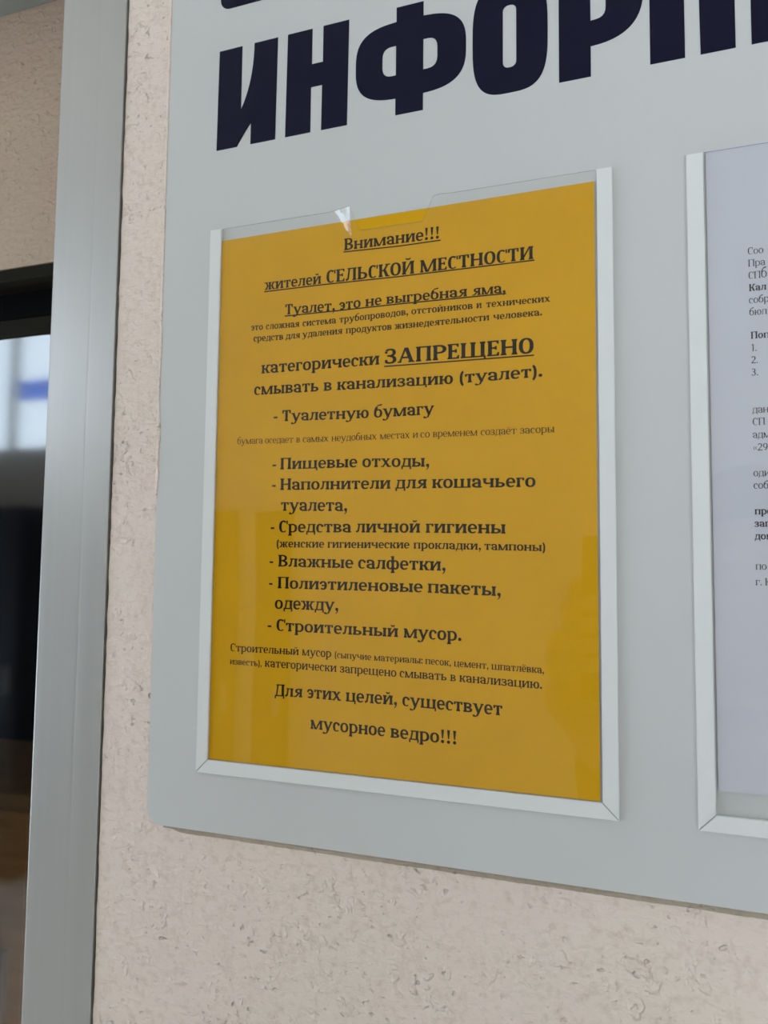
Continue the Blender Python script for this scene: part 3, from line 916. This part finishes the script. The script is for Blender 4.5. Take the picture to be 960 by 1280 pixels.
def letter(contours, thick=0.12):
    cu = bpy.data.curves.new('letter', 'CURVE')
    cu.dimensions = '2D'
    cu.fill_mode = 'BOTH'
    cu.extrude = thick / 2000.0
    for c in contours:
        sp = cu.splines.new('POLY')
        sp.points.add(len(c) - 1)
        for p, (x, y) in zip(sp.points, c):
            p.co = (x / 1000, y / 1000, 0, 1)
        sp.use_cyclic_u = True
    tmp = bpy.data.objects.new('tmp', cu)
    COL.objects.link(tmp)
    dg = bpy.context.evaluated_depsgraph_get()
    me = bpy.data.meshes.new_from_object(tmp.evaluated_get(dg))
    bpy.data.objects.remove(tmp)
    bpy.data.curves.remove(cu)
    me.name = 'letter'
    off = W(0, 0, ZB + thick / 2 + 0.02)
    for v_ in me.vertices:
        x, y, z = v_.co
        v_.co = (x, off.y - z, off.z + y)
    me.materials.clear()
    me.materials.append(M_letter)
    o = bpy.data.objects.new('letter', me)
    return link(o, board)
def sup(cx, cy, rx, ry, e=0.62, n=48, a0=0, a1=360):
    out = []
    steps = n if a1 - a0 < 360 else n
    for i in range(steps + (0 if a1 - a0 >= 360 else 1)):
        a = math.radians(a0 + (a1 - a0) * i / steps)
        c, s_ = math.cos(a), math.sin(a)
        out.append((cx + rx * math.copysign(abs(c) ** e, c), cy + ry * math.copysign(abs(s_) ** e, s_)))
    return out
def rrect(x0, y0, x1, y1, r, n=6):
    out = []
    for (cx, cy, a0) in ((x1 - r, y0 + r, 270), (x1 - r, y1 - r, 0), (x0 + r, y1 - r, 90), (x0 + r, y0 + r, 180)):
        for i in range(n + 1):
            a = math.radians(a0 + 90 * i / n)
            out.append((cx + r * math.cos(a), cy + r * math.sin(a)))
    return out
YT, YBL = 417.4, 355.4
# И
def curve_pts(p0, p1, p2, n=8):
    return [((1 - t) ** 2 * p0[0] + 2 * t * (1 - t) * p1[0] + t * t * p2[0], (1 - t) ** 2 * p0[1] + 2 * t * (1 - t) * p1[1] + t * t * p2[1]) for t in [i / n for i in range(n + 1)]]
letter([[(-5.9, YBL), (8.0, YBL)] + curve_pts((8.0, YBL), (14.6, 365.6), (17.0, 368.2), 4) + [(17.0, YBL), (33.3, YBL), (33.9, YT), (18.3, YT)] + curve_pts((18.3, YT), (18.2, 393.5), (10.2, 378.2), 10) + [(10.2, YT), (-5.4, YT)]])
# Н
letter([[(39.7, YBL), (55.7, YBL), (55.7, 382.2), (62.6, 382.2), (62.4, YBL), (78.3, YBL), (78.8, YT), (62.9, YT), (62.9, 396.0), (56.0, 396.0), (56.1, YT), (40.3, YT)]])
# Ф
def fi():
    cx = 114.9
    L = [(106.9, YBL), (122.7, YBL), (122.7, 365.0)]
    right = sup(cx + 3, 387.0, 28.6, 22.0, 0.66, 40, -82, 82)
    right = [(x, y) for x, y in right if x > 122.7]
    L += right + [(122.7, 409.1), (122.7, YT), (107.1, YT), (107.1, 409.1)]
    left = sup(cx - 3, 387.0, 28.7, 22.0, 0.66, 40, 98, 262)
    L += [(x, y) for x, y in left if x < 106.9] + [(106.9, 365.0)]
    cl = [(107.0, 378.3), (107.0, 395.3)] + curve_pts((104.5, 395.3), (99.1, 395.3), (99.1, 389.4), 5) + curve_pts((99.1, 384.2), (99.1, 378.3), (104.5, 378.3), 5)
    cr_ = [(122.7, 395.6), (122.7, 378.4)] + curve_pts((125.2, 378.4), (130.6, 378.4), (130.6, 384.3), 5) + curve_pts((130.6, 389.7), (130.6, 395.6), (125.2, 395.6), 5)
    return [L, cl, cr_]
letter(fi())
# О
letter([sup(169.7, 386.4, 19.7, 31.0, 0.60, 60), rrect(166.2, 369.2, 173.2, 403.4, 3.0)])
# Р
bowl = curve_pts((216.0, 417.4), (236.0, 417.4), (236.0, 396.0), 12) + curve_pts((236.0, 393.0), (235.0, 371.6), (210.7, 371.3), 12)
letter([[(195.0, YBL), (210.7, YBL), (210.7, 371.3)] + list(reversed(bowl))[1:] + [(195.0, YT)],
        [(210.7, 384.8)] + curve_pts((213.5, 385.0), (218.1, 385.4), (218.1, 390.5), 5) + curve_pts((218.1, 398.0), (218.1, 403.4), (213.0, 403.4), 5) + [(210.7, 403.4)]])
# М
letter([[(238.8, YBL), (254.7, YBL), (254.7, 404.0), (261.3, 386.0), (261.6, YBL), (277.0, YBL), (277.0, 386.0), (283.8, 404.0), (283.8, YBL), (299.8, YBL), (299.8, YT), (279.5, YT), (269.3, 384.0), (259.0, YT), (238.8, YT)]])
# the foot of a letter from the line above
letter([rrect(-5.6, 443.2, 33.6, 506.0, 6.5), rrect(10.4, 457.0, 17.6, 492.0, 3.0)])

# ------------------------------------------------------------------ document pockets on the board
PW, PH, SW = 213.0, 305.9, 7.4
def strip(pts_outer, t0=ZB, t1=0.0, bev=0.25):
    bm = bmesh.new()
    fr = [bm.verts.new(W(x, y, t1)) for x, y in pts_outer]
    bk = [bm.verts.new(W(x, y, t0)) for x, y in pts_outer]
    f = bm.faces.new(fr); bm.faces.new(list(reversed(bk)))
    k = len(fr)
    for i in range(k):
        bm.faces.new((fr[i], bk[i], bk[(i + 1) % k], fr[(i + 1) % k]))
    bmesh.ops.bevel(bm, geom=list(f.edges), offset=bev / 1000, segments=2, affect='EDGES')
    bmesh.ops.recalc_face_normals(bm, faces=bm.faces)
    return bm
def film_bm(ox, notch=True, lift=True, top_only=False):
    bm = bmesh.new()
    xs = sorted(set([0.6 + i * (PW - 1.2) / 70 for i in range(71)] + [82.4, 83.0, 83.8, 84.6, 85.4, 86.4, 87.4, 88.6, 90, 92, 94, 119, 121, 123, 124.4, 125.4, 126.2, 127.2, 128.2, 129.0]))
    def top(x):
        T = PH
        if not notch or x < 82.2 or x > 129.2:
            return T
        # left flank steep, right flank slanting, flat floor
        dl = (x - 82.2) * (2.8 if x < 88 else 1.0) if x < 88 else 16.2
        dr = (129.2 - x) * 2.3
        d = min(dl, dr, 14.2)
        if x < 84: d = min(d, ((x - 82.2) / 1.8) ** 1.6 * 5.0)
        if d > 10: d = min(14.2, 10 + (d - 10) * 0.75)
        return T - d
    def zed(x, y):
        z = -0.62
        z += 0.10 * noise.noise(Vector((x * 0.020 + ox, y * 0.011, 0.3)))
        if lift:
            # the flap beside the thumb notch lifts outward like a dog-ear
            e = 0.27 * (x - 71.0) + 0.154 * (y - PH + 2.0)
            l = 0.25 * math.log1p(math.exp(min(20.0, e / 0.25)))
            if x > 82.5: l *= math.exp(-((x - 82.5) / 4.0) ** 2)
            z += l if y > PH - 30 else l * max(0.0, (y - PH + 60) / 30.0)
            z += 1.3 * math.exp(-((x - 133.5) / 2.6) ** 2 - ((y - PH + 1.5) / 2.6) ** 2)
        return z
    rows = 60
    prev = None
    for x in xs:
        T = top(x)
        col = []
        for j in range(rows + 1):
            u = j / rows
            # finer rows near the top
            y = 0.4 + (T - 0.4) * (1 - (1 - u) ** 1.6)
            col.append(bm.verts.new(W(ox + x, y, zed(x, y))))
        if prev:
            for j in range(rows):
                bm.faces.new((prev[j], col[j], col[j + 1], prev[j + 1]))
        prev = col
    rim = bmesh.new()
    prev = None
    for x in xs:
        T = top(x)
        z = zed(x, T)
        a = [rim.verts.new(W(ox + x, T - 0.32, z + 0.03)), rim.verts.new(W(ox + x, T + 0.03, z + 0.03)), rim.verts.new(W(ox + x, T + 0.03, z - 0.25))]
        if prev:
            rim.faces.new((prev[0], a[0], a[1], prev[1])); rim.faces.new((prev[1], a[1], a[2], prev[2]))
        prev = a
    face_viewer(bm)
    return bm, rim
def pocket(ox, lab):
    fb, rim = film_bm(ox)
    p = obj('document_pocket', fb, M_film, board, True)
    p['label'] = lab
    g = 0.13
    x0, x1 = ox, ox + PW
    B = -SW
    obj('side_strip', strip([(x0 - SW, B + g * 1.6), (x0, g * 1.6), (x0, PH), (x0 - SW, PH)]), M_strip, p)
    obj('side_strip', strip([(x1, g * 1.6), (x1 + SW, B + g * 1.6), (x1 + SW, PH), (x1, PH)]), M_strip, p)
    obj('bottom_strip', strip([(x0 - SW + g * 1.6, B), (x1 + SW - g * 1.6, B), (x1 - g, 0), (x0 + g, 0)]), M_strip, p)
    obj('film_rim', rim, M_rim, p)
    return p
pocket(0.0, 'clear pocket in white strips holding the yellow notice')
pocket(261.6, 'clear pocket in white strips holding the white document')

def sheet(name, pts, z, mat_, lab, cat):
    bm = bmesh.new()
    fr = [bm.verts.new(W(x, y, z)) for x, y in pts]
    bk = [bm.verts.new(W(x, y, z - 0.12)) for x, y in pts]
    bm.faces.new(fr); bm.faces.new(list(reversed(bk)))
    for i in range(4):
        bm.faces.new((fr[i], bk[i], bk[(i + 1) % 4], fr[(i + 1) % 4]))
    bmesh.ops.recalc_face_normals(bm, faces=bm.faces)
    return tag(obj(name, bm, mat_), lab, cat)
ZP = -1.2
yellow = sheet('yellow_notice', [(0.15, 0.35), (211.9, 0.35), (211.7, 300.4), (0.25, 298.9)], ZP, M_yellow,
               'bright yellow paper notice with black printed text, in the left clear pocket', 'notice')
for words, ul in NOTICE_LINES:
    bm = bmesh.new()
    for (s_, x0, y0, x1, y1, em, bold) in words:
        write_word(bm, s_, x0, y0, x1, y1, em, bold, ZP + 0.03)
    if ul:
        for (a, b) in zip(ul, ul[1:]):
            th = 0.36
            v_ = [bm.verts.new(W(x, y, ZP + 0.034)) for x, y in ((a[0], a[1] - th), (b[0], b[1] - th), (b[0], b[1] + th), (a[0], a[1] + th))]
            bm.faces.new(v_)
    face_viewer(bm)
    obj('text_line', bm, M_ink, yellow)
white = sheet('white_document', [(262.8, 10.6), (472.8, 10.6), (472.8, 307.0), (262.8, 307.0)], ZP, M_paper,
              'white paper document with small black text, in the right clear pocket', 'document')
for (s_, x, y, bold) in SECOND_LINES:
    bm = bmesh.new()
    b = 0.95 if bold else 0.0
    em = 4.95
    total = sum(get_glyph(c, b).adv for c in s_) - 32
    k = (0.00100 if not bold else 0.00092) * em
    write_word(bm, s_, x, y, x + total * k, y, em, b, ZP + 0.03)
    face_viewer(bm)
    obj('text_line', bm, M_ink2, white)

# ------------------------------------------------------------------ paint bead along the board, adhesive under it
def ribbon(name, edge_fn, t_rng, step, vertical, mat_, thick):
    """irregular low ridge: edge_fn(t) -> (a0, a1) extent across"""
    bm = bmesh.new()
    prev = None
    t = t_rng[0]
    while t <= t_rng[1]:
        a0, a1 = edge_fn(t)
        z1 = thick(t)
        zb = -5.35
        prof_ = [(a0, zb), (a0 + (a1 - a0) * .25, z1), (a1 - (a1 - a0) * .2, z1), (a1, zb)]
        row = [bm.verts.new(W(a, t, z) if vertical else W(t, a, z)) for a, z in prof_]
        if prev:
            for i in range(3):
                bm.faces.new((prev[i], row[i], row[i + 1], prev[i + 1]))
        prev = row
        t += step
    face_viewer(bm)
    return obj(name, bm, mat_, wall_front, True)
def ns(a, b, c=0.0):
    return noise.noise(Vector((a, b, c)))
def bead_edge(t):
    n1 = ns(t * .06, 3) * .5 + ns(t * .23, 9) * .35
    bulge = 1.9 * math.exp(-((t - 186) / 13.0) ** 2) + 1.5 * math.exp(-((t - 162) / 9.0) ** 2) + 0.9 * math.exp(-((t - 240) / 14.0) ** 2)
    return (BX0 - 2.4 + n1, BX0 + 0.35 + n1 * .8 + bulge)
ribbon('paint_bead', bead_edge, (150.0, 520.0), 1.2, True, M_wall, lambda t: ZB + 0.18)
def adh_edge(t):
    n1 = ns(t * .05, 13) * .35 + ns(t * .31, 19) * .22
    grow = min(1.0, max(0.55, (t + 34) / 14.0))
    return (BY0 - 0.4 - 3.4 * grow + n1, BY0 + 0.4)
ribbon('adhesive_seam', adh_edge, (-31.0, 505.0), 1.0, False, M_adh, lambda t: -4.6 + 0.5 * ns(t * .2, 41))

# ------------------------------------------------------------------ the photographer, facing the board with a phone
CX, CY_, CZ = W(*CAM_POS)
def rel(x, up, z):
    """x, up relative to the lens in m, z = distance from the wall in m"""
    return Vector((CX + x, -z, CZ + up))
def skin(name, verts, edges, radii, mat_, parent, root=0, sub=2):
    me = bpy.data.meshes.new(name)
    me.from_pydata([tuple(v) for v in verts], edges, [])
    o = bpy.data.objects.new(name, me)
    COL.objects.link(o)
    md = o.modifiers.new('skin', 'SKIN')
    md.use_smooth_shade = True
    roots = root if isinstance(root, tuple) else (root,)
    for i, r in enumerate(radii):
        sv = me.skin_vertices[0].data[i]
        sv.radius = (r, r) if not isinstance(r, tuple) else r
        sv.use_root = (i in roots)
    s_ = o.modifiers.new('sub', 'SUBSURF')
    s_.levels = sub; s_.render_levels = sub
    dg = bpy.context.evaluated_depsgraph_get()
    me2 = bpy.data.meshes.new_from_object(o.evaluated_get(dg))
    bpy.data.objects.remove(o)
    me2.materials.clear(); me2.materials.append(mat_)
    for p_ in me2.polygons: p_.use_smooth = True
    me2.name = name
    return link(bpy.data.objects.new(name, me2), parent)
person = empty('person', 'person in dark clothes standing and holding up a phone towards the board', 'person')
def up(h): return h - CZ            # height above the floor to a height relative to the lens
PX = 0.12                           # body axis
S = [rel(PX, up(0.98), 0.80),        # 0 pelvis
     rel(PX, up(1.20), 0.80), rel(PX, up(1.42), 0.79), rel(PX, up(1.53), 0.78),   # 1 belly 2 chest 3 neck root
     rel(PX, up(1.585), 0.765), rel(PX, up(1.68), 0.755), rel(PX, up(1.79), 0.76),  # 4 neck 5 face 6 crown
     rel(PX - 0.17, up(1.47), 0.78), rel(PX - 0.14, up(1.25), 0.66), rel(PX - 0.175, up(1.535), 0.460), rel(PX - 0.215, up(1.60), 0.415),  # 7 sh 8 elbow 9 wrist 10 palm (left)
     rel(PX + 0.17, up(1.47), 0.78), rel(PX + 0.24, up(1.22), 0.76), rel(PX + 0.17, up(1.10), 0.56), rel(PX + 0.14, up(1.09), 0.49),  # 11-14 right arm, bent
     rel(PX - 0.09, up(0.92), 0.80), rel(PX - 0.11, up(0.50), 0.78), rel(PX - 0.12, up(0.09), 0.82), rel(PX - 0.13, up(0.045), 0.70),  # 15-18
     rel(PX + 0.09, up(0.92), 0.80), rel(PX + 0.11, up(0.50), 0.78), rel(PX + 0.12, up(0.09), 0.82), rel(PX + 0.13, up(0.045), 0.70)]
SE = [(0, 1), (1, 2), (2, 3), (3, 4), (4, 5), (5, 6), (2, 7), (7, 8), (8, 9), (9, 10), (2, 11), (11, 12), (12, 13), (13, 14),
      (0, 15), (15, 16), (16, 17), (17, 18), (0, 19), (19, 20), (20, 21), (21, 22)]
SR = [.085, .095, .11, .075, .058, .094, .080, .06, .045, .028, .032, .06, .045, .028, .032, .060, .055, .04, .04, .060, .055, .04, .04]
skin('body', S, SE, SR, M_skin, person)
J = [0, 1, 2, 3, 7, 8, 9, 11, 12, 13]
jm = {k: i for i, k in enumerate(J)}
skin('jacket', [S[k] for k in J] + [rel(PX, up(0.90), 0.80)], [(jm[a], jm[b]) for a, b in SE if a in jm and b in jm] + [(0, len(J))],
     [.165, .16, .168, .088, .078, .056, .036, .078, .056, .036, .14], M_jacket, person)
skin('trousers', [rel(PX + sg * a, up(h), z) for sg in (-1, 1) for a, h, z in ((.065, 1.02, .80), (.085, .84, .80), (.11, .50, .78), (.12, .09, .82))],
     [(0, 1), (1, 2), (2, 3), (4, 5), (5, 6), (6, 7)], [.115, .10, .078, .062] * 2, M_trouser, person, (0, 4))
for sg in (-1, 1):
    skin('shoe', [rel(PX + sg * 0.12, up(0.055), 0.84), rel(PX + sg * 0.125, up(0.055), 0.74), rel(PX + sg * 0.13, up(0.045), 0.64)], [(0, 1), (1, 2)], [.048, .050, .042], M_shoe, person)
# hair, face
bm = bmesh.new()
bmesh.ops.create_uvsphere(bm, u_segments=24, v_segments=16, radius=1.0)
hc = rel(PX, up(1.755), 0.77)
for v_ in list(bm.verts):
    v_.co = Vector((hc.x + v_.co.x * .092, hc.y + v_.co.y * .105, hc.z + v_.co.z * .098))
bmesh.ops.delete(bm, geom=[f for f in bm.faces if f.calc_center_median().z < hc.z - 0.055 or (f.calc_center_median().y > hc.y + 0.045 and f.calc_center_median().z < hc.z + 0.03)], context='FACES')
obj('hair', bm, M_hair, person, True)
skin('nose', [rel(PX, up(1.735), 0.672), rel(PX, up(1.705), 0.652), rel(PX, up(1.70), 0.668)], [(0, 1), (1, 2)], [.008, .012, .010], M_skin, person)
for sg in (-1, 1):
    bm = bmesh.new(); c_ = rel(PX + sg * 0.031, up(1.73), 0.676)
    bmesh.ops.create_uvsphere(bm, u_segments=12, v_segments=8, radius=0.011, matrix=Matrix.Translation(c_)); obj('eye', bm, M_white, person, True)
    skin('ear', [rel(PX + sg * 0.082, up(1.735), 0.755), rel(PX + sg * 0.088, up(1.705), 0.755)], [(0, 1)], [.014, .010], M_skin, person)
# phone: its back looks at the wall and the lens sits at its upper corner
def lens(x, y, z):
    """point given from the lens: x right, y up, z towards the board, in m"""
    return Vector((CX, CY_, CZ)) + cr * x - cd * y + cf * z
ph = empty('phone', 'black phone held up by the person in dark clothes', 'phone')
bm = bmesh.new()
box(bm, -0.0745, 0.006, -0.127, 0.033, -0.0105, -0.0025, 0.003, 3)
for v_ in bm.verts:
    v_.co = lens(*v_.co)
obj('body', bm, M_phone, ph)
bm = bmesh.new()
box(bm, -0.071, 0.0025, -0.123, 0.029, -0.0112, -0.01055, 0.0, 1)
for v_ in bm.verts:
    v_.co = lens(*v_.co)
obj('screen', bm, M_phone, ph)
# left hand round the phone: fingers over its back, thumb along its edge
for i_, (yy, ln) in enumerate(((-0.036, 0.058), (-0.056, 0.064), (-0.076, 0.060), (-0.095, 0.046))):
    skin('finger', [lens(-0.096, yy - 0.012, -0.022), lens(-0.089, yy - 0.004, -0.002), lens(-0.078, yy, 0.0085), lens(-0.080 + ln * .55, yy + .003, 0.0085), lens(-0.078 + ln * .9, yy + .004, 0.0078)],
         [(0, 1), (1, 2), (2, 3), (3, 4)], [.0095, .0092, .0085, .0078, .0065], M_skin, person, 0, 1)
skin('thumb', [lens(-0.097, -0.085, -0.030), lens(-0.092, -0.055, -0.028), lens(-0.088, -0.030, -0.020), lens(-0.083, -0.008, -0.014)], [(0, 1), (1, 2), (2, 3)], [.014, .012, .0105, .008], M_skin, person, 0, 1)
skin('palm', [lens(-0.104, -0.125, -0.040), lens(-0.100, -0.090, -0.030), lens(-0.098, -0.055, -0.024)], [(0, 1), (1, 2)], [(.024, .016), (.028, .014), (.022, .012)], M_skin, person, 0, 1)
for i_ in range(4):
    bx_ = PX + 0.115 + i_ * 0.016
    skin('finger', [rel(bx_, up(1.085), 0.475), rel(bx_ + .002, up(1.08), 0.44), rel(bx_ + .002, up(1.06), 0.425), rel(bx_, up(1.04), 0.432)], [(0, 1), (1, 2), (2, 3)], [.010, .009, .008, .0065], M_skin, person, 0, 1)
skin('thumb', [rel(PX + 0.115, up(1.10), 0.50), rel(PX + 0.095, up(1.10), 0.475), rel(PX + 0.09, up(1.09), 0.452)], [(0, 1), (1, 2)], [.013, .011, .008], M_skin, person, 0, 1)
